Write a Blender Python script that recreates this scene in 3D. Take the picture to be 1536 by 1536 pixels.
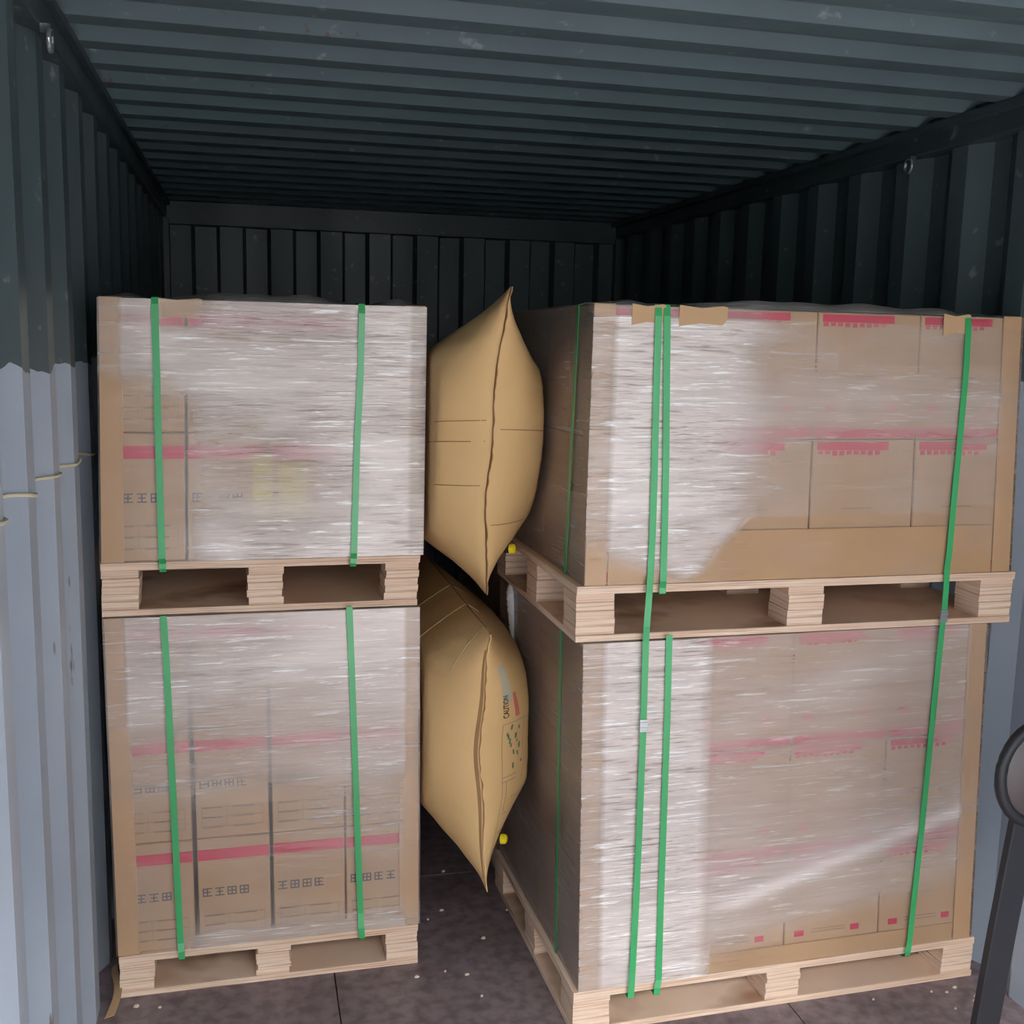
import bpy, bmesh, math, random
from mathutils import Vector, noise
random.seed(7)
for o in list(bpy.data.objects): bpy.data.objects.remove(o)
S = bpy.context.scene; COL = S.collection
# ------------------------------------------------------------------ camera
YAW, PITCH, ROLL, FPX = .2401, -.1535, .0227, 1628.55
CAM = Vector((.3763, 0, 1.7215))
F = Vector((math.sin(YAW)*math.cos(PITCH), math.cos(YAW)*math.cos(PITCH), math.sin(PITCH)))
R0 = Vector((math.cos(YAW), -math.sin(YAW), 0)); U0 = R0.cross(F)
RT = math.cos(ROLL)*R0 + math.sin(ROLL)*U0; UP = -math.sin(ROLL)*R0 + math.cos(ROLL)*U0
cd = bpy.data.cameras.new('camera'); cam = bpy.data.objects.new('camera', cd); COL.objects.link(cam)
cd.sensor_width = 36; cd.lens = 36*FPX/1536; cd.clip_start = .02
from mathutils import Matrix
M4 = Matrix((RT, UP, -F)).transposed().to_4x4(); M4.translation = CAM; cam.matrix_world = M4
S.camera = cam
def at(px, py, Y=None, X=None, Z=None):      # where a sight line meets a real plane of the scene
    d = F + RT*((px-768)/FPX) - UP*((py-768)/FPX)
    k = Y/d.y if Y is not None else ((X-CAM.x)/d.x if X is not None else (Z-CAM.z)/d.z)
    return CAM + d*k
# ------------------------------------------------------------------ light: overcast daylight through the open doors
W = bpy.data.worlds.new('world'); S.world = W; W.use_nodes = True
bg = W.node_tree.nodes['Background']; bg.inputs[0].default_value = (.95, .97, 1.0, 1); bg.inputs[1].default_value = 1.0
# standard overcast sky: luminance rises from horizon to zenith as (1 + 2 sin h) / 3
_t = W.node_tree; _c = _t.nodes.new('ShaderNodeTexCoord'); _s = _t.nodes.new('ShaderNodeSeparateXYZ'); _m = _t.nodes.new('ShaderNodeMath'); _m.operation = 'MAXIMUM'; _m.inputs[1].default_value = 0
_a = _t.nodes.new('ShaderNodeMath'); _a.operation = 'MULTIPLY_ADD'; _a.inputs[1].default_value = 1.5; _a.inputs[2].default_value = .75
_t.links.new(_c.outputs['Generated'], _s.inputs[0]); _t.links.new(_s.outputs[2], _m.inputs[0]); _t.links.new(_m.outputs[0], _a.inputs[0]); _t.links.new(_a.outputs[0], bg.inputs[1])
S.view_settings.view_transform = 'Standard'; S.view_settings.look = 'None'
S.view_settings.exposure = 4.3; S.view_settings.gamma = 1; S.view_settings.use_curve_mapping = False

# ------------------------------------------------------------------ materials
def lin(c): return tuple(((x/255)/12.92 if x/255 <= .04045 else ((x/255+.055)/1.055)**2.4) for x in c) + (1,)
class NT:
    def __init__(s, name, rough=.6, metal=0, spec=.5):
        s.m = bpy.data.materials.new(name); s.m.use_nodes = True; s.t = s.m.node_tree
        s.b = s.t.nodes['Principled BSDF']; s.out = s.t.nodes['Material Output']
        s.b.inputs['Roughness'].default_value = rough; s.b.inputs['Metallic'].default_value = metal
        s.b.inputs['Specular IOR Level'].default_value = spec
    def n(s, typ, **kw):
        nd = s.t.nodes.new(typ)
        for k, v in kw.items(): setattr(nd, k, v)
        return nd
    def l(s, a, b): s.t.links.new(a, b)
    def coord(s, kind='Object', scale=(1,1,1)):
        c = s.n('ShaderNodeTexCoord'); m = s.n('ShaderNodeMapping'); m.inputs['Scale'].default_value = scale
        s.l(c.outputs[kind], m.inputs['Vector']); return m.outputs[0]
    def noise(s, vec, scale=5, detail=4, dist=0, rough=.5):
        nn = s.n('ShaderNodeTexNoise'); nn.inputs['Scale'].default_value = scale; nn.inputs['Detail'].default_value = detail
        nn.inputs['Distortion'].default_value = dist; nn.inputs['Roughness'].default_value = rough
        s.l(vec, nn.inputs['Vector']); return nn.outputs[0]
    def ramp(s, fac, *stops):
        r = s.n('ShaderNodeValToRGB'); e = r.color_ramp.elements
        while len(e) < len(stops): e.new(.5)
        for i, (p, c) in enumerate(stops): e[i].position = p; e[i].color = c
        s.l(fac, r.inputs[0]); return r.outputs[0]
    def mix(s, fac, a, b, mode='MIX'):
        m = s.n('ShaderNodeMix', data_type='RGBA', blend_type=mode)
        for inp, v in ((m.inputs[0], fac), (m.inputs[6], a), (m.inputs[7], b)):
            if isinstance(v, (int, float, tuple)): inp.default_value = v
            else: s.l(v, inp)
        return m.outputs[2]
    def math(s, op, a, b=None, clamp=False):
        m = s.n('ShaderNodeMath', operation=op, use_clamp=clamp)
        for i, v in enumerate((a, b)):
            if v is None: continue
            if isinstance(v, (int, float)): m.inputs[i].default_value = v
            else: s.l(v, m.inputs[i])
        return m.outputs[0]
    def bump(s, h, strength=.3, dist=.002, to=None):
        b = s.n('ShaderNodeBump'); b.inputs['Strength'].default_value = strength; b.inputs['Distance'].default_value = dist
        s.l(h, b.inputs['Height']); s.l(b.outputs[0], (to or s.b).inputs['Normal']); return b
    def color(s, c):
        if isinstance(c, tuple): s.b.inputs['Base Color'].default_value = c
        else: s.l(c, s.b.inputs['Base Color'])
BLK = (0,0,0,1); WHT = (1,1,1,1)
def paint_mat(name, lower, upper, zline, world=True):
    m = NT(name, .42)
    g = m.n('ShaderNodeNewGeometry'); pos = g.outputs['Position']
    sep = m.n('ShaderNodeSeparateXYZ'); m.l(pos, sep.inputs[0])
    mp = m.n('ShaderNodeMapping'); mp.inputs['Scale'].default_value = (1,1,.25); m.l(pos, mp.inputs['Vector'])
    big = m.noise(mp.outputs[0], 3.5, 5); fine = m.noise(pos, 22, 4); spots = m.noise(mp.outputs[0], 16, 3, rough=.6)
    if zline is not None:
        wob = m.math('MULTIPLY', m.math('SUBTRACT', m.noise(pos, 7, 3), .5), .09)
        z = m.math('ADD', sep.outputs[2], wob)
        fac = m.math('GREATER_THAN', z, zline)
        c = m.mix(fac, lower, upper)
    else: c = m.mix(0.0, lower, lower)
    c = m.mix(m.ramp(big, (.3, (.78,.78,.80,1)), (.7, (1.12,1.12,1.1,1))), BLK, c) if False else m.mix(1.0, c, m.ramp(big, (.3, (.80,.81,.82,1)), (.72, (1.0,1.0,1.0,1))), 'MULTIPLY')
    c = m.mix(m.ramp(fine, (.66, BLK), (.74, (.35,.35,.35,1))), c, lin((175,178,175)))
    c = m.mix(m.ramp(spots, (.70, BLK), (.74, (.8,.8,.8,1))), c, lin((96,66,50)))
    m.color(c); m.bump(fine, .25, .004)
    m.l(m.ramp(big, (.3,(.5,.5,.5,1)), (.7,(.32,.32,.32,1))), m.b.inputs['Roughness'])
    return m.m
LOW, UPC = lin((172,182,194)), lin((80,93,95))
M = {}
M['wall'] = paint_mat('wall_paint', LOW, UPC, 1.65)
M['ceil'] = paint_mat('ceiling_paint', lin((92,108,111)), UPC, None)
M['rail'] = paint_mat('rail_paint', lin((60,72,74)), UPC, None)
M['dark_edge'] = paint_mat('dark_steel', lin((55,58,58)), UPC, None)
def cardboard(name, c1, c2, rough=.75):
    m = NT(name, rough, spec=.3); v = m.coord('Object'); a = m.noise(v, 6, 4); v2 = m.coord('Object', (300,300,6)); b = m.noise(v2, 1, 2)
    m.color(m.mix(a, lin(c1), lin(c2))); return m.m
M['carton'] = cardboard('carton_board', (178,146,112), (196,162,128))
M['board'] = cardboard('corner_board_paper', (190,152,112), (200,166,128))
M['skirt'] = cardboard('skirt_board', (182,146,104), (196,160,120))
M['bagpaper'] = None
def flat(name, c, rough=.6, metal=0, spec=.5):
    m = NT(name, rough, metal, spec); v = m.coord('Object'); a = m.noise(v, 14, 3)
    cc = lin(c); m.color(m.mix(a, tuple(x*.85 for x in cc[:3])+(1,), tuple(min(1,x*1.1) for x in cc[:3])+(1,))); return m.m
M['red'] = flat('red_print', (205,34,78)); M['dark_ink'] = flat('dark_ink', (92,84,88)); M['grey_ink'] = flat('grey_ink', (152,128,106))
M['green_ink'] = flat('green_ink', (96,128,92)); M['black_ink'] = flat('black_ink', (30,28,28)); M['pale_print'] = flat('pale_label_print', (196,186,160)); M['yellow_paper'] = flat('yellow_paper', (206,186,96))
M['gap'] = flat('carton_gap_dark', (48,42,40))
M['metal'] = flat('clip_steel', (190,195,195), .3, .8); M['black'] = flat('black_rubber', (34,34,38), .5)
M['grey'] = flat('worn_grey_plastic', (74,66,66), .35); M['yellow'] = flat('yellow_plastic', (226,205,30), .35)
M['cord'] = flat('cream_cord', (225,212,180), .7); M['chip'] = flat('pale_wood_chip', (205,190,172), .8); M['concrete'] = flat('worn_asphalt', (92,92,90), .9); M['light_block'] = flat('light_block_grey', (120,120,120), .9)
def strap_mat():
    m = NT('green_strap', .32); v = m.coord('Object', (260,260,260)); n = m.noise(v, 1, 2); n2 = m.noise(m.coord('Object'), 5, 3)
    m.color(m.mix(n2, lin((48,160,90)), lin((76,184,114)))); m.bump(n, .25, .001); m.b.inputs['Coat Weight'].default_value = .3
    return m.m
M['strap'] = strap_mat()
def ply():
    m = NT('plywood_edge', .7, spec=.25); v = m.coord('Object', (3,3,300)); a = m.noise(v, 1, 3, rough=.6); b = m.noise(m.coord('Object', (2,2,40)), 1, 4)
    c = m.mix(m.ramp(a, (.34, BLK), (.50, WHT)), lin((172,132,104)), lin((238,212,188)))
    c = m.mix(m.ramp(b, (.4, BLK), (.65, (.55,.55,.55,1))), c, lin((212,172,142)))
    m.color(c); m.bump(a, .5, .002); return m.m
M['ply'] = ply()
def plyface():
    m = NT('plywood_face', .7, spec=.25); a = m.noise(m.coord('Object', (2,14,2)), 3, 5, .6)
    m.color(m.mix(a, lin((190,146,112)), lin((214,176,142)))); return m.m
M['plyface'] = plyface()
def floor_mat():
    m = NT('floor_plywood_stained', .48); g = m.n('ShaderNodeNewGeometry'); p = g.outputs['Position']
    a = m.noise(p, 3, 6, .5); b = m.noise(p, 26, 4)
    mp = m.n('ShaderNodeMapping'); mp.inputs['Scale'].default_value = (120,5,1); mp.inputs['Rotation'].default_value = (0,0,.35); m.l(p, mp.inputs['Vector']); sc = m.noise(mp.outputs[0], 1, 1)
    mp2 = m.n('ShaderNodeMapping'); mp2.inputs['Scale'].default_value = (4,70,1); mp2.inputs['Rotation'].default_value = (0,0,-.25); m.l(p, mp2.inputs['Vector']); sc2 = m.noise(mp2.outputs[0], 1, 1)
    c = m.mix(a, lin((112,96,98)), lin((154,138,140)))
    c = m.mix(m.ramp(b, (.35, (.5,.5,.5,1)), (.6, BLK)), c, lin((60,44,44)))
    c = m.mix(m.ramp(sc, (.80, BLK), (.83, (.55,.55,.55,1))), c, lin((170,160,155)))
    c = m.mix(m.ramp(sc2, (.80, BLK), (.84, (.4,.4,.4,1))), c, lin((165,155,150)))
    m.color(c); m.bump(b, .3, .003); return m.m
M['floor'] = floor_mat()
def bagmat():
    m = NT('kraft_paper', .62, spec=.35); v = m.coord('Object'); a = m.noise(v, 3, 4); b = m.noise(m.coord('Object', (60,60,5)), 1, 3); w = m.noise(v, 9, 5, 1.2)
    m.color(m.mix(a, lin((210,168,112)), lin((226,188,134)))); m.bump(m.math('ADD', m.math('MULTIPLY', b, .15), w), .35, .008); return m.m
M['bag'] = bagmat()
M['bagedge2'] = flat('thin_cord', (190,170,120), .7); M['bagedge'] = flat('kraft_seam', (150,112,70), .7)
def film_mat():
    m = NT('stretch_film', .15, spec=.9)
    uv = m.n('ShaderNodeUVMap').outputs[0]
    def mp(scale, rot=0):
        k = m.n('ShaderNodeMapping'); k.inputs['Scale'].default_value = scale + (1,); k.inputs['Rotation'].default_value = (0,0,rot); m.l(uv, k.inputs['Vector']); return k.outputs[0]
    at_ = m.n('ShaderNodeAttribute'); at_.attribute_name = 'film'; sep = m.n('ShaderNodeSeparateColor'); m.l(at_.outputs['Color'], sep.inputs[0])
    haze, wr = sep.outputs[0], sep.outputs[1]
    s1 = m.noise(mp((5.5, 90), .03), 1, 4, .8, .6); s2 = m.noise(mp((11, 190), -.04), 1, 3, .5, .6); s3 = m.noise(mp((1.6, 34), .10), 1, 3, .8)
    big = m.noise(mp((2.2, 5), .5), 1, 4, .6); patch = m.ramp(m.noise(mp((3.5, 9), -.3), 1, 3, .5), (.36, BLK), (.60, WHT))
    st = m.math('ADD', m.math('MULTIPLY', s1, .55), m.math('MULTIPLY', s2, .45))
    dark = m.ramp(st, (.40, WHT), (.47, BLK)); lite = m.ramp(st, (.56, BLK), (.60, WHT)); soft = m.ramp(s3, (.35, BLK), (.62, WHT))
    wp = m.math('MULTIPLY', wr, m.math('ADD', .25, m.math('MULTIPLY', patch, .75)))
    hz = m.math('MULTIPLY', haze, m.math('ADD', .80, m.math('MULTIPLY', m.math('ADD', big, soft), .16)))
    k = m.math('SUBTRACT', 1.0, m.math('MULTIPLY', wp, m.math('MULTIPLY', dark, .55)))
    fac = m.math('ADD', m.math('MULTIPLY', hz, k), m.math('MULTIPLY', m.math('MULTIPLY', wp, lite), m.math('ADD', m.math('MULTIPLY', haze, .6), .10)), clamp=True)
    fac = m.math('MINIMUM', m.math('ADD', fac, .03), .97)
    m.color(m.mix(lite, lin((232,218,210)), lin((252,250,248))))  # wrinkle highlights painted in: lite streaks turn the film whiter
    bh = m.math('ADD', m.math('MULTIPLY', st, wp), m.math('MULTIPLY', big, .2))
    bmp = m.bump(bh, .8, .010)
    tr = m.n('ShaderNodeBsdfTransparent'); gl = m.n('ShaderNodeBsdfGlossy'); gl.inputs['Roughness'].default_value = .14
    m.l(bmp.outputs[0], gl.inputs['Normal'])
    lw = m.n('ShaderNodeFresnel'); lw.inputs['IOR'].default_value = 1.45; m.l(bmp.outputs[0], lw.inputs['Normal'])
    mx0 = m.n('ShaderNodeMixShader'); m.l(lw.outputs[0], mx0.inputs[0]); m.l(tr.outputs[0], mx0.inputs[1]); m.l(gl.outputs[0], mx0.inputs[2])
    mx = m.n('ShaderNodeMixShader'); m.l(fac, mx.inputs[0]); m.l(mx0.outputs[0], mx.inputs[1]); m.l(m.b.outputs[0], mx.inputs[2])
    m.l(mx.outputs[0], m.out.inputs[0]); return m.m
M['film'] = film_mat()

# ------------------------------------------------------------------ object helpers
def empty(name, loc, label, cat, group=None):
    o = bpy.data.objects.new(name, None); COL.objects.link(o); o.location = loc; o.empty_display_size = .1
    o['label'] = label; o['category'] = cat
    if group: o['group'] = group
    return o
ORG = {}
def obj(name, verts, faces, mat, parent=None, bevel=0, smooth=False, mats=None, midx=None):
    verts = [Vector(v) for v in verts]
    lo = Vector([min(v[i] for v in verts) for i in range(3)]); hi = Vector([max(v[i] for v in verts) for i in range(3)])
    c = (lo+hi)/2; c.z = lo.z
    me = bpy.data.meshes.new(name); me.from_pydata([v-c for v in verts], [], faces)
    for mm in (mats or [mat]): me.materials.append(mm)
    if midx: me.polygons.foreach_set('material_index', midx)
    bm = bmesh.new(); bm.from_mesh(me)
    if bevel: bmesh.ops.bevel(bm, geom=bm.edges[:], offset=bevel, segments=1, affect='EDGES', clamp_overlap=True)
    bm.to_mesh(me); bm.free()
    if smooth: me.polygons.foreach_set('use_smooth', [True]*len(me.polygons))
    o = bpy.data.objects.new(name, me); COL.objects.link(o)
    w = c.copy(); ORG[o.name] = w
    if parent is not None:
        o.parent = parent; o.location = w - (ORG.get(parent.name) if parent.name in ORG else parent.location)
    else: o.location = w
    return o
HX = [(0,3,2,1),(4,5,6,7),(0,1,5,4),(1,2,6,5),(2,3,7,6),(3,0,4,7)]
def box_v(x0,x1,y0,y1,z0,z1): return [(x0,y0,z0),(x1,y0,z0),(x1,y1,z0),(x0,y1,z0),(x0,y0,z1),(x1,y0,z1),(x1,y1,z1),(x0,y1,z1)]
class MB:
    def __init__(s): s.v = []; s.f = []
    def add(s, v, f):
        k = len(s.v); s.v += [Vector(a) for a in v]; s.f += [tuple(i+k for i in q) for q in f]; return s
    def box(s, *a): return s.add(box_v(*a), HX)
    def hexa(s, v): return s.add(v, HX)
    def tube(s, pts, r, n=8):
        pts = [Vector(p) for p in pts]; v = []; f = []
        for i, p in enumerate(pts):
            d = (pts[min(i+1,len(pts)-1)]-pts[max(i-1,0)]).normalized()
            a = d.cross(Vector((.31,.2,.93))).normalized(); b = d.cross(a)
            rr = r[i] if isinstance(r, (list,tuple)) else r
            for j in range(n): t = 2*math.pi*j/n; v.append(p+(a*math.cos(t)+b*math.sin(t))*rr)
        for i in range(len(pts)-1):
            for j in range(n): f.append((i*n+j, i*n+(j+1)%n, (i+1)*n+(j+1)%n, (i+1)*n+j))
        f.append(tuple(range(n))[::-1]); f.append(tuple((len(pts)-1)*n+j for j in range(n)))
        return s.add(v, f)
    def ribbon(s, pts, w, t, wv=Vector((1,0,0)), caps=True):
        pts = [Vector(p) for p in pts]; v = []; f = []
        for i, p in enumerate(pts):
            d = (pts[min(i+1,len(pts)-1)]-pts[max(i-1,0)]).normalized(); n = d.cross(wv).normalized(); ww = n.cross(d).normalized()
            for a, b in ((-1,-1),(1,-1),(1,1),(-1,1)): v.append(p+ww*(a*w/2)+n*(b*t/2))
        for i in range(len(pts)-1):
            for j in range(4): f.append((i*4+j, i*4+(j+1)%4, (i+1)*4+(j+1)%4, (i+1)*4+j))
        k = (len(pts)-1)*4; f += [(3,2,1,0),(k,k+1,k+2,k+3)]
        return s.add(v, f)
    def build(s, name, mat, parent=None, **kw): return obj(name, s.v, s.f, mat, parent, **kw)
def stuff(o): o['kind'] = 'stuff'; return o
def struct(o): o['kind'] = 'structure'; return o

# ------------------------------------------------------------------ container shell
X0, X1, YD, YB, ZC = -.018, 2.362, -.30, 5.80, 2.38
def corr_profile(a0, a1, pitch, inner, slope, depth, phase=0):
    pts = []; a = a0 + phase - pitch
    outer = pitch - inner - 2*slope
    while a < a1:
        for da, dd in ((0,0),(inner,0),(inner+slope,depth),(inner+slope+outer,depth)):
            t = a+da
            if a0 <= t <= a1: pts.append((t, dd))
        a += pitch
    return [(a0, pts[0][1])] + pts + [(a1, pts[-1][1])]
def sheet(name, prof, fn, th):               # a bent steel sheet with thickness
    v = []; f = []; n = len(prof)
    for (t, d) in prof:
        for e in (0, 1):
            for k in (0, th): v.append(fn(t, d+k, e))
    for i in range(n-1):
        a = i*4; b = a+4
        f += [(a, a+2, b+2, b), (a+1, b+1, b+3, a+3), (a, b, b+1, a+1), (a+2, a+3, b+3, b+2)]
    f += [(0,1,3,2), ((n-1)*4, (n-1)*4+2, (n-1)*4+3, (n-1)*4+1)]
    return v, f
PW = corr_profile(YD+.1, YB, .278, .072, .068, .036, .10)
v, f = sheet('w', PW, lambda t,d,e: (X0-d, t, .001 if e == 0 else 2.315), .003)
struct(obj('wall_left', v, f, M['wall']))
PW = corr_profile(YD+.1, YB, .278, .072, .068, .036, .216)
v, f = sheet('w', PW, lambda t,d,e: (X1+d, t, .001 if e == 0 else 2.315), .003)
struct(obj('wall_right', v, f, M['wall']))
PB = corr_profile(X0-.03, X1+.03, .25, .11, .018, .045, .05)
v, f = sheet('w', PB, lambda t,d,e: (t, YB+d, .10 if e == 0 else 2.30), .003)
struct(obj('wall_back', v, f, M['wall']))
PC = corr_profile(YD+.1, YB, .209, .070, .030, .028, .03)
v, f = sheet('w', PC, lambda t,d,e: (-.06 if e == 0 else 2.40, t, ZC+d), .003)
struct(obj('ceiling', v, f, M['ceil']))
n = 0
def trim(mb, mat='rail', bevel=.004):
    global n; n += 1; return struct(mb.build('trim_%d' % n, M[mat], bevel=bevel))
trim(MB().box(-.075, .016, YD, YB+.05, 2.360, 2.3795), 'rail', .001); trim(MB().box(2.305, 2.42, YD, YB+.05, 2.358, 2.3795), 'rail', .001)
trim(MB().box(-.075, .0, YD, YB+.06, 2.305, 2.40))                    # top side rails
trim(MB().box(2.335, 2.42, YD, YB+.06, 2.305, 2.40))
trim(MB().box(-.075, 2.42, YB-.03, YB+.09, 2.27, 2.45))                 # front header at the far end
trim(MB().box(-.100, -.0590, YD, YB+.06, -.14, .12), 'wall')                # bottom side rails
trim(MB().box(2.4030, 2.44, YD, YB+.06, -.14, .12), 'wall')
trim(MB().box(-.09, -.02, YD-.08, YD+.10, -.16, 2.45)); trim(MB().box(2.365, 2.43, YD-.08, YD+.10, -.16, 2.45))  # corner posts
trim(MB().box(-.02, 2.365, YD-.08, YD+.05, 2.30, 2.45)); trim(MB().box(-.02, 2.365, YD-.08, YD+.02, -.16, -.002), 'dark_edge')
trim(MB().box(-.075, 2.42, YB, YB+.09, -.14, .12), 'rail')
trim(MB().box(-.085, .012, YB-.04, YB+.09, .0, 2.3)); trim(MB().box(2.332, 2.43, YB-.04, YB+.09, .0, 2.3))
# floor: plywood panels as pieces
fl = struct(MB().box(-.05, 2.394, YD, YB, -.14, -.030).build('floor', M['dark_edge']))
y = YD; k = 0
joints = [YD, .88, 2.08, 3.285, 4.49, YB]
for a, b in zip(joints[:-1], joints[1:]):
    for xa, xb in ((-.053, .585), (.585, 1.17), (1.17, 1.755), (1.755, 2.397)):
        obj('floor_panel', box_v(xa+.0015, xb-.0015, a+.0015, b-.0015, -.030, 0), HX, M['floor'], fl, bevel=.001)
# ground outside the doors
struct(MB().box(-25, 25, -40, 12, -1.35, -1.25).build('ground', M['concrete']))

struct(MB().box(-30, 30, -8.3, -8, -1.25, 7.2).build('wall_light_block', M['light_block']))   # added yard wall, unseen behind the camera, cuts off low sky light
# ------------------------------------------------------------------ loads
def lerp(a, b, t): return a+(b-a)*t
class Load:
    def __init__(s, xb, xt, y0, rot, z0, z1, depth):
        s.xb, s.xt, s.y0, s.rot, s.z0, s.z1, s.depth = xb, xt, y0, rot, z0, z1, depth
        s.w = xb[1]-xb[0]; s.h = z1-z0
    def P(s, u, t, d):                       # u 0..1 left to right, t 0..1 bottom to top, d metres behind the front face
        x = lerp(lerp(s.xb[0], s.xb[1], u), lerp(s.xt[0], s.xt[1], u), t)
        return Vector((x - s.rot*d, s.y0 + s.rot*(x-s.xb[0]) + d, lerp(s.z0, s.z1, t)))
    def box(s, u0, u1, t0, t1, d0, d1):
        return [s.P(u0,t0,d0), s.P(u1,t0,d0), s.P(u1,t0,d1), s.P(u0,t0,d1), s.P(u0,t1,d0), s.P(u1,t1,d0), s.P(u1,t1,d1), s.P(u0,t1,d1)]
def glyph(mb, L, u, t, w, h, d, seed):       # one blocky printed character from thin strokes
    r = random.Random(seed); du = w/L.w; dt = h/L.h; sx = du*.14; st = dt*.14
    def bar(a, b, c, e): mb.hexa(L.box(u+a*du, u+b*du, t+c*dt, t+e*dt, d-.0006, d))
    bar(0, 1, .84, .98); bar(0, 1, 0, .14)
    if r.random() < .7: bar(0, .14, .14, .84)
    if r.random() < .7: bar(.86, 1, .14, .84)
    bar(.15, .85, .42, .56)
    if r.random() < .8: bar(.43, .57, .14, .84)
def prints_narrow(L, c, u0, u1, t0, t1, d, seed):
    W_ = u1-u0; H_ = t1-t0
    uu = lambda a: u0+W_*a
    tt = lambda a: t0+H_*a
    q = lambda mb, a, b, e, g: mb.hexa(L.box(uu(a), uu(b), tt(e), tt(g), d-.0006, d))
    r = MB(); q(r, .01, .99, .80, .90); r.build('red_stripe', M['red'], c)
    g = MB()
    for i in range(4): glyph(g, L, uu(.06+.17*i), tt(.46), .024, .024, d, seed+i)
    stuff(g.build('printed_characters', M['dark_ink'], c))
    tb = MB()
    for e in (.10, .19, .28): q(tb, .08, .92, e, e+.004)
    for e in (.07, .16, .25): q(tb, .08, .36, e+.02, e+.035); q(tb, .5, .8, e+.02, e+.035)
    for a in (.08, .42, .91): q(tb, a, a+.005, .10, .284)
    stuff(tb.build('printed_table', M['grey_ink'], c))
def prints_wide(L, c, u0, u1, t0, t1, d, seed):
    W_ = u1-u0; H_ = t1-t0
    uu = lambda a: u0+W_*a
    tt = lambda a: t0+H_*a
    q = lambda mb, a, b, e, g: mb.hexa(L.box(uu(a), uu(b), tt(e), tt(g), d-.0006, d))
    r = MB(); q(r, .01, .99, .010, .085); r2 = random.Random(seed)
    r.build('red_stripe', M['red'], c)
    r = MB(); q(r, .04, .74, .925, .985); r.build('red_stripe', M['red'], c)
    r = MB()
    for i in range(9): q(r, .05+.07*i, .05+.07*i+.045, .885+.012*r2.random(), .921)
    stuff(r.build('red_lettering', M['red'], c))
    for m0, m1 in ((.10,.20), (.70,.79)): m = MB(); q(m, m0, m1, .22, .275); m.build('red_mark', M['red'], c)
    tb = MB(); q(tb, .28, .64, .24, .247); q(tb, .28, .64, .27, .277); q(tb, .3, .6, .5, .507); stuff(tb.build('printed_line', M['grey_ink'], c))

def film_sheet(L, parent, hazefn, dips, hump=.022, nu=70, nt=60):
    off = .0075; verts = []; faces = []; uvs = []; cols = []
    def grid(fn, nu, nt, su, st, att):
        k = len(verts)
        for j in range(nt+1):
            for i in range(nu+1):
                a, b = i/nu, j/nt
                verts.append(fn(a, b)); uvs.append((a*su+k*.37, b*st)); cols.append(att(a, b))
        for j in range(nt):
            for i in range(nu):
                q = k+j*(nu+1)+i; faces.append((q, q+1, q+nu+2, q+nu+1))
    def front(a, b):
        e = .0016*noise.noise(Vector((a*5+L.y0*9, b*60, L.z0*7))) + .004*max(0, noise.noise(Vector((a*3, b*7, L.z0*11))))
        return L.P(lerp(-off/L.w, 1+off/L.w, a), b, -off-e)
    ul, ur = -off/L.w, 1+off/L.w
    grid(front, nu, nt, L.w, L.h, hazefn)
    grid(lambda a,b: L.P(ul - .0010*noise.noise(Vector((a*5,b*40,3)))/L.w, b, lerp(L.depth+off, -off, a)), 40, 40, L.depth, L.h, lambda a,b: (.28+.15*noise.noise(Vector((a*4,b*6,1))), .55))
    grid(lambda a,b: L.P(ur, b, lerp(-off, L.depth+off, a)), 20, 20, L.depth, L.h, lambda a,b: (.3, .5))
    def top(a, b):
        p = L.P(lerp(ul, ur, a), 1, lerp(-off, L.depth+off, b)); h = hump
        for dx in dips: h *= 1-math.exp(-((a-dx)/.07)**2)
        h *= min(1, a*12)*min(1, (1-a)*12)
        p.z += .001+h*(1-b*.4)*(.8+.5*noise.noise(Vector((a*9, b*5, L.z0)))) 
        if b == 0: p.z = L.z1
        return p
    grid(top, 60, 24, L.w, L.depth, lambda a,b: (.55, .4))
    c = L.P(.5, 0, L.depth/2)
    o = obj('stretch_film', verts, faces, M['film'], parent, smooth=True)
    me = o.data; uvl = me.uv_layers.new(name='UVMap'); ca = me.color_attributes.new('film', 'FLOAT_COLOR', 'POINT')
    for lp in me.loops: uvl.data[lp.index].uv = uvs[lp.vertex_index]
    for i, (h, w) in enumerate(cols): ca.data[i].color = (max(0,min(1,h)), w, 0, 1)
    return o
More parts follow.
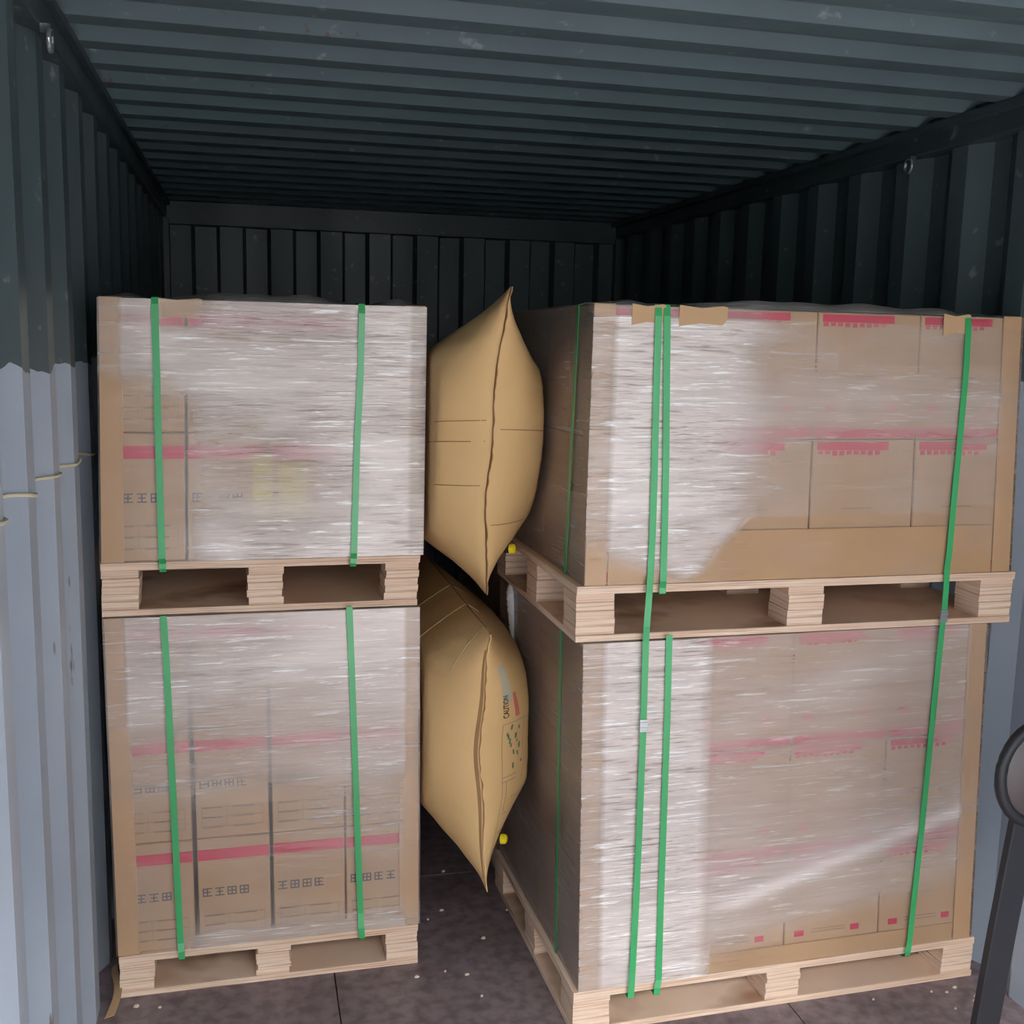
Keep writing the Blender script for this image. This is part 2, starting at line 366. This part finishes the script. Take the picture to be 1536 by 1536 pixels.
def build_load(L, label, ncol, nrow, nd, wide, haze, dips, group, seams=.0035, skirt=0, protectors=(), rowfr=None, gaps=None, sheets=()):
    root = empty('wrapped_load', L.P(.5, 0, L.depth/2), label, 'pallet load', group)
    for u0, u1, t0, t1 in sheets: obj('yellow_sheet', L.box(u0, u1, t0, t1, -.0012, .0008), HX, M['yellow_paper'], root)['label'] = 'yellow paper sheet under the film'
    rows = rowfr or [i/nrow for i in range(nrow+1)]
    for r in range(nrow):
        for c in range(ncol):
            for k in range(nd):
                if k > 0 and 0 < c < ncol-1: continue
                g = (gaps[c] if gaps else seams)/2/L.w
                gl = (gaps[c-1] if gaps and c > 0 else seams)/2/L.w
                jit = .0025*random.random() if k == 0 else 0
                jt = random.uniform(-.0015,.0015)
                u0, u1 = c/ncol+gl, (c+1)/ncol-g; t0, t1 = rows[r]+.001, rows[r+1]-.0015/L.h
                if c == 0: u0 = .004
                if c == ncol-1: u1 = .996
                d0 = L.depth*k/nd + jit + .001; d1 = L.depth*(k+1)/nd-.003
                cb = obj('carton', L.box(u0, u1, t0, t1, d0, d1), HX, M['carton'], root, bevel=.0025)
                if k == 0 and haze: (prints_wide if wide else prints_narrow)(L, cb, u0, u1, t0, t1, d0, r*10+c)
    bw = .050/L.w
    for ua, ub, uc, ud in ((-.004/L.w, bw, -.004/L.w, 0), (1-bw, 1+.004/L.w, 1, 1+.004/L.w)):   # angle boards on the front corners
        mb = MB(); mb.hexa(L.box(ua, ub, .0, 1.004 if dips else 1, -.0045, -.0005)); mb.hexa(L.box(uc, ud, .0, 1.004 if dips else 1, -.0005, .05))
        mb.build('corner_board', M['board'], root, bevel=.0008)
    if skirt: obj('skirt_board', L.box(bw+.003, 1-bw-.003, 0, skirt/L.h, -.003, -.0004), HX, M['skirt'], root)
    for ua, ub, hgt, dd in protectors:
        w_ = ub-ua; mid = (ua+ub)/2
        v = [L.P(ua,1-hgt/L.h,-dd), L.P(ua+w_*.45,1-hgt*.82/L.h,-dd), L.P(ub-w_*.1,1-hgt*.9/L.h,-dd), L.P(ub,1-hgt*.6/L.h,-dd),
             L.P(ua,1+.004/L.h,-dd), L.P(ua+w_*.45,1-.002/L.h,-dd), L.P(ub-w_*.1,1+.004/L.h,-dd), L.P(ub,1+.002/L.h,-dd)]
        v2 = [p+Vector((0,.0025,0)) for p in v]; tp = [p+Vector((0,.06,.003)) for p in v[4:]]
        fs = [(0,1,5,4),(1,2,6,5),(2,3,7,6),(8,12,13,9),(9,13,14,10),(10,14,15,11),(4,5,17,16),(5,6,18,17),(6,7,19,18),(0,8,9,1),(1,9,10,2),(2,10,11,3),(0,4,12,8),(3,11,15,7)]
        obj('edge_protector', v+v2+tp, fs, M['board'], root)
    film_sheet(L, root, haze or (lambda a,b: (.35,.5)), dips, .022 if dips else 0)
    return root
def sstep(x, a, b):
    t = max(0, min(1, (x-a)/(b-a))); return t*t*(3-2*t)
def N(a, b, s=1, k=0): return noise.noise(Vector((a*s, b*s, k)))
def hz_L2(a, t):
    d = t - .66 - .12*N(a, t, 4, 1)
    bare = (1-sstep(a, .22, .34)) * (1-sstep(d, -.02, .10))
    hz = .62 - .25*(1-sstep(abs(t-.35), .05, .25))*(1-sstep(abs(a-.45), .1, .3)) + .15*N(a, t, 5, 2)
    corner = (1-sstep(a, .26, .38))*sstep(t, .86, .93)*sstep(a, .16, .19)
    hz = hz*(1-.75*corner); hz = lerp(hz, .10, bare)
    if a < .065: hz *= .45
    if a > .945: hz *= .6
    return hz + .22*sstep(a,.55,.9) + .2*(1-sstep(t,.03,.14))*sstep(a,.28,.4), .30+.5*sstep(a, .2, .4)
def hz_L1(a, t):
    hz = .11 + .44*sstep(t, .42, .84) + .22*sstep(a, .35, .9)*sstep(t, .15, .4) + .35*(1-sstep(t, .02, .09))*sstep(a, .08, .35) + .12*N(a, t, 5, 4)
    dg = t - (.83 + .28*(a-.45)); hz += .12*math.exp(-(dg/.05)**2)
    dg = t - (.50+.05*a); hz += .18*math.exp(-(dg/.06)**2)
    if a < .065: hz *= .45
    if a > .945: hz *= .5
    return hz, .38+.4*N(a, t, 4, 8)
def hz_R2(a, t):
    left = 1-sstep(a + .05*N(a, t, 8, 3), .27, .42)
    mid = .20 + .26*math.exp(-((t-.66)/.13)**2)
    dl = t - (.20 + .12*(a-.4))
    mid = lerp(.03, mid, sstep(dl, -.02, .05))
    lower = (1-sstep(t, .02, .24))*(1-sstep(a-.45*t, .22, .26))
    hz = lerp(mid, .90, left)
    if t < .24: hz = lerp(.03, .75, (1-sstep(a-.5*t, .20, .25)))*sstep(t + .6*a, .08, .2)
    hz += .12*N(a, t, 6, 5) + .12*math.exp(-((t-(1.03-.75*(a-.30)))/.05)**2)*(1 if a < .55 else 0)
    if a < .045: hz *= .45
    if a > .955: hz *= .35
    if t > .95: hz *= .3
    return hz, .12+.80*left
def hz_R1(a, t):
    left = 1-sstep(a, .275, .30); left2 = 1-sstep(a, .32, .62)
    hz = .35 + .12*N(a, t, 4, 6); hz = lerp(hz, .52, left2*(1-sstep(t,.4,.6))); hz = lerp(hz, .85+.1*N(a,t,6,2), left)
    dg = t - (.08 + .36*a); hz += .42*math.exp(-(dg/.022)**2)*sstep(a, .25, .4) + .15*math.exp(-((dg-.04)/.05)**2)  # fold highlight painted as a narrow diagonal band of denser haze
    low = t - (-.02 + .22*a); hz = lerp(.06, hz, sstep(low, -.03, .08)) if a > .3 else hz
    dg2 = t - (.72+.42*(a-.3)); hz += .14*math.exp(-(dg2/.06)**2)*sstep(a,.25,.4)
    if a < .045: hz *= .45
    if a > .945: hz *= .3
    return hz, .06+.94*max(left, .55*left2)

zp, zLm, zLn, zLt, zRm, zRn, zRt = .1164, 1.030, 1.1621, 1.810, 1.0251, 1.1574, 1.816
L1 = Load((.030,.815), (.024,.806), 2.790, .0119, zp+.001, zLm-.006, 1.18)
L2 = Load((.022,.816), (.037,.819), 2.800, .0164, zLn+.001, zLt, 1.18)
R1 = Load((1.168,2.305), (1.150,2.268), 2.398, .0259, zp+.001, zRm-.006, .78)
R2 = Load((1.150,2.318), (1.152,2.285), 2.408, .0123, zRn+.001, zRt, .78)
G = 'film wrapped carton loads in the front row'
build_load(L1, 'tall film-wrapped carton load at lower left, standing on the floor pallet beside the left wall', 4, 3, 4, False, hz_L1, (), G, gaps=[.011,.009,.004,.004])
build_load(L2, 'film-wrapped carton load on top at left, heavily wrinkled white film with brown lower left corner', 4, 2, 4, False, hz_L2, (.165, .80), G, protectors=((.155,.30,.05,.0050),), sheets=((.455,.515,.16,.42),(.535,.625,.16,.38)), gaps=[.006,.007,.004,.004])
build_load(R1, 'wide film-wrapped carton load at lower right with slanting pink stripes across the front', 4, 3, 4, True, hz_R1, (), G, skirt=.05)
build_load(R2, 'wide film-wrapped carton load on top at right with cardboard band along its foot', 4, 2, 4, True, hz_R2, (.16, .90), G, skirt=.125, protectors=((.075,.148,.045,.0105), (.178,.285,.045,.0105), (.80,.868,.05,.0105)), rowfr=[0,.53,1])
R3 = Load((1.16,2.30), (1.16,2.29), 3.23, 0, zp+.001, zRm-.006, .78); R4 = Load((1.16,2.30), (1.16,2.29), 3.23, 0, zRn+.001, zRt-.02, .78)
build_load(R3, 'shadowed wrapped load in the second row, behind the lower right load', 4, 3, 2, True, None, (), 'second row loads')
build_load(R4, 'shadowed wrapped load in the second row, behind the upper right load', 4, 2, 2, True, None, (.15,.9), 'second row loads')

# ------------------------------------------------------------------ pallets
def pallet(L, label, group):
    root = empty('wooden_pallet', L.P(.5, 0, L.depth/2), label, 'pallet', group)
    H = L.h; tb = .020/H
    obj('top_deck', L.box(0, 1, 1-tb, 1, 0, L.depth), HX, None, root, mats=[M['ply']], bevel=.0012)
    obj('bottom_deck', L.box(0, 1, 0, tb*.85, 0, L.depth), HX, M['ply'], root, bevel=.0012)
    bw = .098/L.w if L.w > 1 else .088/L.w
    for u0 in (0, .5-bw/2, 1-bw):
        for d0 in (.002, L.depth/2-.05, L.depth-.102):
            mb = MB(); n_ = 5
            for i in range(n_):
                j = random.uniform(-.003,.003); e = random.uniform(0,.0025)
                mb.hexa(L.box(u0+(max(0,j) if u0 == 0 else j)/L.w, u0+bw+(min(0,j) if u0 > .8 else j)/L.w, tb*.85+(1-1.85*tb)*i/n_, tb*.85+(1-1.85*tb)*(i+1)/n_-.0006/H, d0+e, d0+.10+e))
            mb.build('block', M['ply'], root, bevel=.0006)
    return root
PG = 'plywood pallets under the front row loads'
def mk(x0, x1, x0t, x1t, y, rot, z0, z1, d): return Load((x0,x1), (x0t,x1t), y, rot, z0, z1, d)
pallet(mk(.0275,.817,.0275,.817,2.7816,.0119,0,zp,1.2), 'pale plywood pallet on the floor under the lower left load, beside the left wall', PG)
pallet(mk(.0155,.808,.0155,.8161,2.7928,.0164,zLm-.004,zLn,1.2), 'brown plywood pallet at mid height between the two left loads', PG)
pallet(mk(1.149,2.325,1.149,2.325,2.3908,.0259,0,zp,.8), 'pale plywood pallet on the floor under the wide lower right load', PG)
pallet(mk(1.1265,2.335,1.1265,2.340,2.4002,.0123,zRm-.004,zRn,.8), 'plywood pallet at mid height between the two wide right loads', PG)
pallet(mk(1.15,2.31,1.15,2.31,3.225,0,0,zp,.8), 'shadowed floor pallet in the second row behind the right stack', 'second row pallets')
pallet(mk(1.15,2.31,1.15,2.31,3.225,0,zRm-.004,zRn,.8), 'shadowed mid-height pallet in the second row behind the right stack', 'second row pallets')

# ------------------------------------------------------------------ straps
SG = 'green plastic straps round the loads'
def strap(label, pts, load_top, deck_z, depth, yoff, w=.0165, over=True, clip=None, back=None):
    P3 = []
    if over:
        p = pts[0]; P3 += [(p.x, p.y+depth, load_top+.006), (p.x, p.y+depth*.5, load_top+.012), (p.x, p.y+.03, load_top+.006), (p.x, p.y+.006, load_top+.003)]
    P3 += list(pts)
    e = pts[-1]; P3 += [(e.x, e.y+.010, deck_z-.004), (e.x+.01, e.y+.25, deck_z-.030), (e.x+.015, e.y+.42, deck_z-.012), (e.x, e.y+depth-.12, deck_z-.010)]
    root = MB().ribbon(P3, w, .0010).build('strap', M['strap'])
    root['label'] = label; root['category'] = 'strap'; root['group'] = SG
    if clip is not None:
        c = clip; mb = MB(); mb.box(c.x-w*.62, c.x+w*.62, c.y-.0035, c.y+.0005, c.z-.016, c.z+.016)
        mb.box(c.x-w*.66, c.x+w*.66, c.y-.0048, c.y-.0030, c.z+.004, c.z+.009); mb.box(c.x-w*.66, c.x+w*.66, c.y-.0048, c.y-.0030, c.z-.009, c.z-.004)
        mb.build('clip', M['metal'], root, bevel=.0006)
    return root
def pl(L, px, py, d=.0145):                  # point on the front face of a load
    p = at(px, py, Y=L.y0-d)
    return at(px, py, Y=L.y0 + L.rot*(p.x-L.xb[0]) - d)
def line(L, *pp, d=.0145): return [pl(L, a, b, d) for a, b in pp]
dk = .020
strap('green strap at the left of the upper left load', line(L2, (232,456),(235,560),(237,640),(240,740),(243,838))+line(L2,(244,846), d=.022)+line(L2,(244,853), d=.022), zLt, zLn-dk, 1.15, 0)
strap('green strap at the right of the upper left load', line(L2, (543,470),(541,560),(536,660),(533,760),(531,830))+line(L2,(530.5,838), d=.022)+line(L2,(530,845), d=.022), zLt, zLn-dk, 1.15, 0)
strap('green strap at the left of the lower left load', line(L1, (245,924),(250,1000),(256,1120),(262,1240),(267,1340),(271,1415))+line(L1,(272,1428), d=.022)+line(L1,(273,1438), d=.022), zLm-.006, zp-dk, 1.15, 0, over=False)
strap('green strap at the right of the lower left load', line(L1, (524,910),(528,1010),(533,1150),(537,1270),(541,1370))+line(L1,(542,1392), d=.022)+line(L1,(543,1407), d=.022), zLm-.006, zp-dk, 1.15, 0, over=False)
strap('long green strap with steel clip running over both right loads, leftmost of them', line(R2, (988,474),(985,580),(982,700),(979,800),(976,860))+line(R2,(974,890),(970,940), d=.024)+line(R1,(969,960), d=.026)+line(R1,(965,1088),(960,1220),(954,1360),(948,1470), d=.0185)+line(R1,(947,1486),(946,1497), d=.022),
      zRt, zp-dk, .75, 0, clip=line(R1,(965,1088), d=.019)[0])
strap('shorter green strap on the upper right load, just right of the long clipped strap', line(R2, (1001,474),(1000,580),(999,700),(997,800),(995,872))+line(R2,(994,882),(994,890), d=.022), zRt, zRn-dk, .75, 0)
strap('green strap on the lower right load, just right of the long clipped strap', line(R1, (1004,953),(1001,1080),(996,1220),(991,1360),(988,1470))+line(R1,(986,1482),(985,1492), d=.022), zRm-.006, zp-dk, .75, 0, over=False)
strap('long green strap down both right loads near the right wall', line(R2, (1453,490),(1449,560),(1440,660),(1432,740),(1424,830),(1421,850))+line(R2,(1419,885),(1416,922), d=.024)+line(R1,(1413,945), d=.024)+line(R1,(1403,1040),(1393,1140),(1382,1250),(1370,1360),(1364,1415))+line(R1,(1362,1428),(1361,1434), d=.022),
      zRt, zp-dk, .75, 0, clip=line(R2,(1415.5,924), d=.025)[0])
# cross straps round the sides of the right loads
def side_strap(label, L, ya, yb, top):
    pts = [Vector((L.P(0,t,0).x-.0135, lerp(yb, ya, t), lerp(L.z0-.012, L.z1, t))) for t in (0,.25,.5,.75,.97,1)]
    x = pts[-1].x
    pts += [Vector((x+.02, ya, L.z1+(.006 if top else .0))), Vector((x+1.1, ya, L.z1+(.008 if top else .0)))] if top else []
    r = MB().ribbon(pts, .0165, .001, Vector((0,1,0))).build('strap', M['strap']); r['label'] = label; r['category'] = 'strap'; r['group'] = 'straps on the gap side of the right loads'
side_strap('dim green strap on the shadowed gap side of the upper right load', R2, 2.50, 2.54, True)
side_strap('faint green strap on the shadowed gap side of the lower right load', R1, 2.56, 2.58, False)

# ------------------------------------------------------------------ dunnage bags
def softclamp(x, lo, hi, s=.012):
    if x > hi-s: x = hi - s*math.exp(-(x-hi+s)/s)
    if x < lo+s: x = lo + s*math.exp(-(lo+s-x)/s)
    return x
class Bag:
    def __init__(s, xt, xb, y0t, y0b, yback, zt, zb, T, sagt, sagb, lo, hi, seed):
        s.__dict__.update(locals())
    def S(s, u, v, side, off=0):             # u -1 front .. 1 back, v -1 bottom .. 1 top, side -1 left / +1 right
        vv = (v+1)/2; yf = lerp(s.y0b, s.y0t, vv) + .085*(1-v*v)**.9; yb = s.yback - .08*(1-v*v)
        y = lerp(yf, yb, (u+1)/2)
        zt = s.zt - s.sagt*max(0,(u+1)/1.45)**.9; zb = s.zb + s.sagb*(1-u**2)
        z = lerp(zb, zt, vv)
        t = s.T*max(0, 1-abs(u)**2.3)**.60*max(0, 1-abs(v)**2.0)**1.0
        e = 1-min(1, (1-abs(u))*2.2)
        wr = .006*noise.noise(Vector((u*2, v*14, s.seed+side)))*e + .004*noise.noise(Vector((u*5, v*9, s.seed+3*side)))
        t = max(0, t + wr*min(1, (1-abs(v))*6)*min(1, (1-abs(u))*6))
        cx = lerp(s.xb, s.xt, vv) + .005*math.sin(v*7+s.seed)*(1-v*v)*(u < -.5)
        return Vector((softclamp(cx + side*(t+off), s.lo, s.hi), y, z))
    def mesh(s, n=64):
        V = []; Fc = []
        us = [-math.cos(math.pi*i/n) for i in range(n+1)]
        for side in (-1, 1):
            k = len(V)
            for j in range(n+1):
                for i in range(n+1): V.append(s.S(us[i], us[j], side, .0012))
            for j in range(n):
                for i in range(n):
                    q = k+j*(n+1)+i; f_ = (q, q+1, q+n+2, q+n+1); Fc.append(f_ if side == 1 else f_[::-1])
        return V, Fc
def bag(B, label, prints):
    V, Fc = B.mesh()
    root = empty('dunnage_bag', ((B.xt+B.xb)/2, (B.y0t+B.yback)/2, B.zb), label, 'air bag', 'kraft paper dunnage bags in the gap')
    obj('paper_shell', V, Fc, M['bag'], root, smooth=True)
    # pinched wavy edge seam: a thin flange around the front, top and bottom
    n = 90; mb = MB(); pts = []
    path = [(-1+2*i/n, 1.0) for i in range(n+1)][::-1]
    for i in range(n+1): pts.append(B.S(-1, 1-2*i/n, 1))
    vs = []; fs = []
    for i, p in enumerate(pts):
        w = .0045*noise.noise(Vector((i*.33, B.seed, 0))); t = i/n
        q = p + Vector((w, -.009-.006*abs(noise.noise(Vector((i*.2, 3, B.seed)))), 0))
        vs += [p+Vector((-.0018,.004,0)), p+Vector((.0018,.004,0)), q+Vector((.0012,0,0)), q+Vector((-.0012,0,0))]
    for i in range(n):
        for j in range(4): fs.append((i*4+j, i*4+(j+1)%4, (i+1)*4+(j+1)%4, (i+1)*4+j))
    fs += [(3,2,1,0), (n*4,n*4+1,n*4+2,n*4+3)]
    obj('edge_seam', vs, fs, M['bagedge'] if not prints else M['bag'], root)
    return root
def onbag(B, mb, a0, a1, v0, v1, side=1, off=.0022, nu=2, nv=8):   # thin print patch lying on the bag
    vs = []; fs = []
    for j in range(nv+1):
        for i in range(nu+1): vs.append(B.S(lerp(a0,a1,i/nu), lerp(v0,v1,j/nv), side, off))
    for j in range(nv):
        for i in range(nu): q = j*(nu+1)+i; fs.append((q,q+1,q+nu+2,q+nu+1) if side == 1 else (q,q+nu+1,q+nu+2,q+1))
    mb.add(vs, fs)
BU = Bag(.970, .960, 2.487, 2.640, 3.75, 1.852, 1.090, .30, .145, .01, .836, 1.128, 1.3)
BL = Bag(.962, .958, 2.590, 2.560, 3.80, 1.000, .325, .28, .0, .01, .826, 1.118, 4.7)
b1 = bag(BU, 'upper brown paper air bag wedged between the top loads, wavy seam down its front', False)
b2 = bag(BL, 'lower brown paper air bag between the lower loads, printed panel on its right side', True)
# creases pressed across the upper bag
mb = MB()
for v0, a1, sd in ((.16,-.80,-1), (.02,-.62,-1), (.10,-.82,1), (-.28,-.86,-1), (-.55,-.8,1)):
    onbag(BU, mb, -.997, a1, v0, v0+.006, sd, .0034, 14, 1)
stuff(mb.build('crease', M['bagedge'], b1))
# folded paper strip beside the front edge of the lower bag
mb = MB(); onbag(BL, mb, -.9998, -.9972, -.93, .85, -1, .0028, 2, 40); mb.build('glued_strip', M['bagedge'], b2)
def pr(mb, a0, a1, *k): onbag(BL, mb, -1+(a0+1)*.5, -1+(a1+1)*.5, *k)
# printing on the lower bag: pale panel, CAUTION, red lines, framed diagrams
mb = MB(); pr(mb, -.93, -.84, .36, .68, 1, .0018, 4, 12); mb.build('pale_print', M['pale_print'], b2)
mb = MB()
for a in (-.83, -.815, -.80): pr(mb, a, a+.008, .22, .42, 1, .0026, 1, 8)
stuff(mb.build('red_line', M['red'], b2))
mb = MB()
for a0, a1, v0, v1 in ((-.93,-.926,-.74,.40), (-.93,-.70,.395,.40), (-.93,-.78,-.745,-.74), (-.93,-.80,-.10,-.094), (-.93,-.80,-.14,-.134), (-.90,-.78,-.58,-.574), (-.90,-.895,-.40,-.14), (-.84,-.78,-.30,-.294), (-.72,-.716,-.2,.38), (-.90,-.85,-.42,-.414)):
    pr(mb, a0, a1, (v0-.40)*.87+.18, (v1-.40)*.87+.18, 1, .0024, 3 if a1-a0 > .02 else 1, 12)
stuff(mb.build('printed_frame', M['grey_ink'], b2))
mb = MB(); rr = random.Random(3)
for i in range(16):
    a = rr.uniform(-.90,-.74); v0 = rr.uniform(-.05,.34); pr(mb, a, a+.016, v0*.87-.17, v0*.87-.17+rr.uniform(.02,.05), 1, .0024, 1, 2)
stuff(mb.build('green_drawing', M['green_ink'], b2))
def bag_text(B, body, a_base, a_top, v0, v1, mat, parent):
    cu = bpy.data.curves.new('t', 'FONT'); cu.body = body; cu.offset = .018; to = bpy.data.objects.new('t', cu); COL.objects.link(to)
    bpy.context.view_layer.update(); me = bpy.data.meshes.new_from_object(to.evaluated_get(bpy.context.evaluated_depsgraph_get())); bpy.data.objects.remove(to)
    xs = [v.co.x for v in me.vertices]; ys = [v.co.y for v in me.vertices]; x0, x1, y0, y1 = min(xs), max(xs), min(ys), max(ys)
    vs = [B.S(lerp(a_base, a_top, (v.co.y-y0)/(y1-y0)), lerp(v0, v1, (v.co.x-x0)/(x1-x0)), 1, .0030) for v in me.vertices]
    stuff(obj('caution_lettering', vs, [tuple(p.vertices) for p in me.polygons], mat, parent))
bag_text(BL, 'CAUTION', -.945, -.966, .23, .42, M['black_ink'], b2)
# inflation valves
def valve(B, u, v, parent):
    p = B.S(u, v, 1); mb = MB()
    q = p + Vector((.008, -.010, -.002))
    mb.tube([p, p+Vector((.004,-.005,0)), q], [.016,.014,.013], 12).build('valve_body', M['black'], parent)
    MB().tube([q, q+Vector((.010,-.006,.001)), q+Vector((.014,-.008,.001))], [.014,.013,.008], 12).build('valve_cap', M['yellow'], parent)
valve(BU, -.80, -.75, b1); valve(BL, -.86, -.76, b2)
# pale cords lying over the back half of the lower bag
def cord_on(B, u, v0, v1, label):
    pts = [B.S(u-.03*abs(v), v, s_, .003) for s_, v in [(-1, lerp(v0, 1, i/12)) for i in range(13)] + [(1, lerp(1, v1, i/5)) for i in range(1, 6)]]
    r = MB().tube(pts, .0013, 6).build('cord', M['bagedge2']); r['label'] = label; r['category'] = 'cord'; r['group'] = 'thin cords over the lower air bag'
cord_on(BL, -.86, .60, .93, 'thin pale cord looped over the lower air bag, nearest its front corner')
cord_on(BL, -.45, .70, .93, 'thin pale cord over the shadowed top of the lower air bag, middle one')
cord_on(BL, -.05, .8, .93, 'thin pale cord over the shadowed back of the lower air bag, farthest one')

# bunched film tail hanging in the gap behind the lower right load's edge
pts = [at(774,868,Y=3.05), at(771,890,Y=3.04), at(774,930,Y=3.03), at(774,962,Y=3.03), at(781,988,Y=3.03)]
mb = MB(); V = []; Fc = []; n_ = 60
for i in range(n_+1):
    t = i/n_; k = min(3, int(t*4)); p = pts[k].lerp(pts[k+1], t*4-k)
    rad = .024*(.55+.45*math.sin(math.pi*min(1,t*1.15+.1)))
    for j in range(14):
        a = 2*math.pi*j/14; r_ = rad*(1+.25*noise.noise(Vector((math.cos(a)*2, math.sin(a)*2, i*.7))))
        V.append(p+Vector((math.cos(a)*r_, math.sin(a)*r_*.7, 0)))
for i in range(n_):
    for j in range(14): Fc.append((i*14+j, i*14+(j+1)%14, (i+1)*14+(j+1)%14, (i+1)*14+j))
M['bunch'] = flat('bunched_film', (214,212,214), .2)
o = obj('film_bunch', V, Fc, M['bunch'], smooth=True); o['label'] = 'whitish bunched film roll standing in the gap between lower air bag and right load'; o['category'] = 'film'

# ------------------------------------------------------------------ small things
# cream cord pinned along the left wall, following the corrugation
def wall_x(y):
    for (a, da), (b, db) in zip(PWL[:-1], PWL[1:]):
        if a <= y <= b: return X0 - lerp(da, db, 0 if b == a else (y-a)/(b-a))
    return X0
PWL = corr_profile(YD+.1, YB, .278, .072, .068, .036, .10)
pts = []
for i in range(80):
    y = lerp(1.5, 3.0, i/79); z = 1.431 - .006*math.sin(i*.35) - .03*abs(math.sin((y-1.2)*math.pi/.278))**2*.4
    pts.append((wall_x(y)+.004, y, z))
o = MB().tube(pts, .0035, 6).build('cord', M['cord']); o['label'] = 'cream cord running along the ribs of the grey left wall'; o['category'] = 'cord'
# lashing rings under the top rails
def ring(c, nx, label):
    pts = [Vector(c)+Vector((nx*.016, .018*math.cos(t), -.022+.020*math.sin(t))) for t in [2*math.pi*i/16 for i in range(17)]]
    r = MB().tube(pts, .0045, 8).build('lashing_ring', M['metal']); r['label'] = label; r['category'] = 'ring'; r['group'] = 'lashing rings under the top rails'
    MB().box(min(c[0], c[0]+nx*.02), max(c[0], c[0]+nx*.02), c[1]-.012, c[1]+.012, c[2]-.012, c[2]+.006).build('bracket', M['rail'], r)
ring((2.337, 3.02, 2.300), -1, 'small pale lashing ring under the right top rail')
ring((.001, 2.35, 2.300), 1, 'small lashing ring under the left top rail')
# wood chips on the floor
chips = [(662,1366),(668,1458),(700,1462),(760,1366),(642,1380),(725,1408),(625,1466),(723,1495),(1397,1488),(1420,1489),(1432,1482),(1463,1495),(1461,1502),(1464,1508),(1433,1514),(205,1510),(240,1512),(665,1308),(1310,1500)]
for i, (px, py) in enumerate(chips):
    c = at(px, py, Z=0); r = random.Random(i); s_ = r.uniform(.003,.008); a = r.random()*3
    vs = []
    for zz, k in ((0.0005,1),(.004+.003*r.random(),.6)):
        for t in range(5):
            th = a+t*2*math.pi/5; vs.append(c+Vector((math.cos(th)*s_*k*r.uniform(.8,1.4), math.sin(th)*s_*k*r.uniform(.5,1), zz)))
    o = obj('wood_chip', vs, [(4,3,2,1,0),(5,6,7,8,9)]+[(t,(t+1)%5,5+(t+1)%5,5+t) for t in range(5)], M['chip'])
    near = 'in the aisle between the stacks' if 600 < px < 800 else ('at the foot of the lower left pallet' if px < 600 else 'at the foot of the lower right pallet')
    o['label'] = 'small pale wood chip on the dark floor '+near; o['category'] = 'debris'; o['group'] = 'wood chips '+near
# torn strip of board lying between the left wall and the left pallet
c = at(176,1508,Z=.0); V = []; Fc = []
for i in range(9):
    t = i/8; p = c + Vector((-.012+.012*math.sin(t*5), -.06+.24*t, .006+.018*math.sin(t*math.pi)))
    for dx, dz in ((-.012,0),(.012,.006),(.012,.0045),(-.012,-.0015)): V.append(p+Vector((dx*(1-.4*t), 0, dz)))
for i in range(8):
    for j in range(4): Fc.append((i*4+j, i*4+(j+1)%4, (i+1)*4+(j+1)%4, (i+1)*4+j))
Fc += [(3,2,1,0),(32,33,34,35)]
o = obj('cardboard_scrap', V, Fc, M['board']); o['label'] = 'torn brown cardboard scrap on the floor between the left wall and lower left pallet'; o['category'] = 'debris'
# dark handle at the right edge
hc = Vector((2.030, 1.90, .830))
jk = empty('handling_cart', (2.02, 1.92, 0), 'black rimmed oval handle with grey face on a dark slanted shaft, right edge', 'cart')
ringp = [hc+Vector((.098*math.cos(t), 0, .112*math.sin(t))) for t in [2*math.pi*i/32 for i in range(33)]]
MB().tube(ringp, .013, 10).build('handle_rim', M['black'], jk, smooth=True)
V = [hc+Vector((0,-.022,0))]; Fc = []
for k, (rr_, yy) in enumerate(((.4,-.021),(.75,-.012),(.98,.0))):
    for i in range(32): t = 2*math.pi*i/32; V.append(hc+Vector((.098*rr_*math.cos(t), yy, .112*rr_*math.sin(t))))
for i in range(32):
    Fc.append((0, 1+i, 1+(i+1)%32))
    for k in range(2): a = 1+k*32; Fc.append((a+i, a+32+i, a+32+(i+1)%32, a+(i+1)%32))
MB().add(V, Fc).build('handle_face', M['grey'], jk, smooth=True)
MB().ribbon([Vector((2.012,1.912,.725)), Vector((1.985,1.915,.45)), Vector((1.968,1.92,.22)), Vector((1.960,1.93,.06))], .062, .022).build('shaft', M['black'], jk, bevel=.002)
MB().box(1.92, 2.20, 1.88, 2.00, .05, .085).build('chassis', M['black'], jk, bevel=.004)
for x in (1.95, 2.16): MB().tube([(x-.015,1.94,.031),(x+.015,1.94,.031)], .030, 16).build('wheel', M['black'], jk)
print('tris', sum(len(o.data.polygons) for o in bpy.data.objects if o.type == 'MESH'))
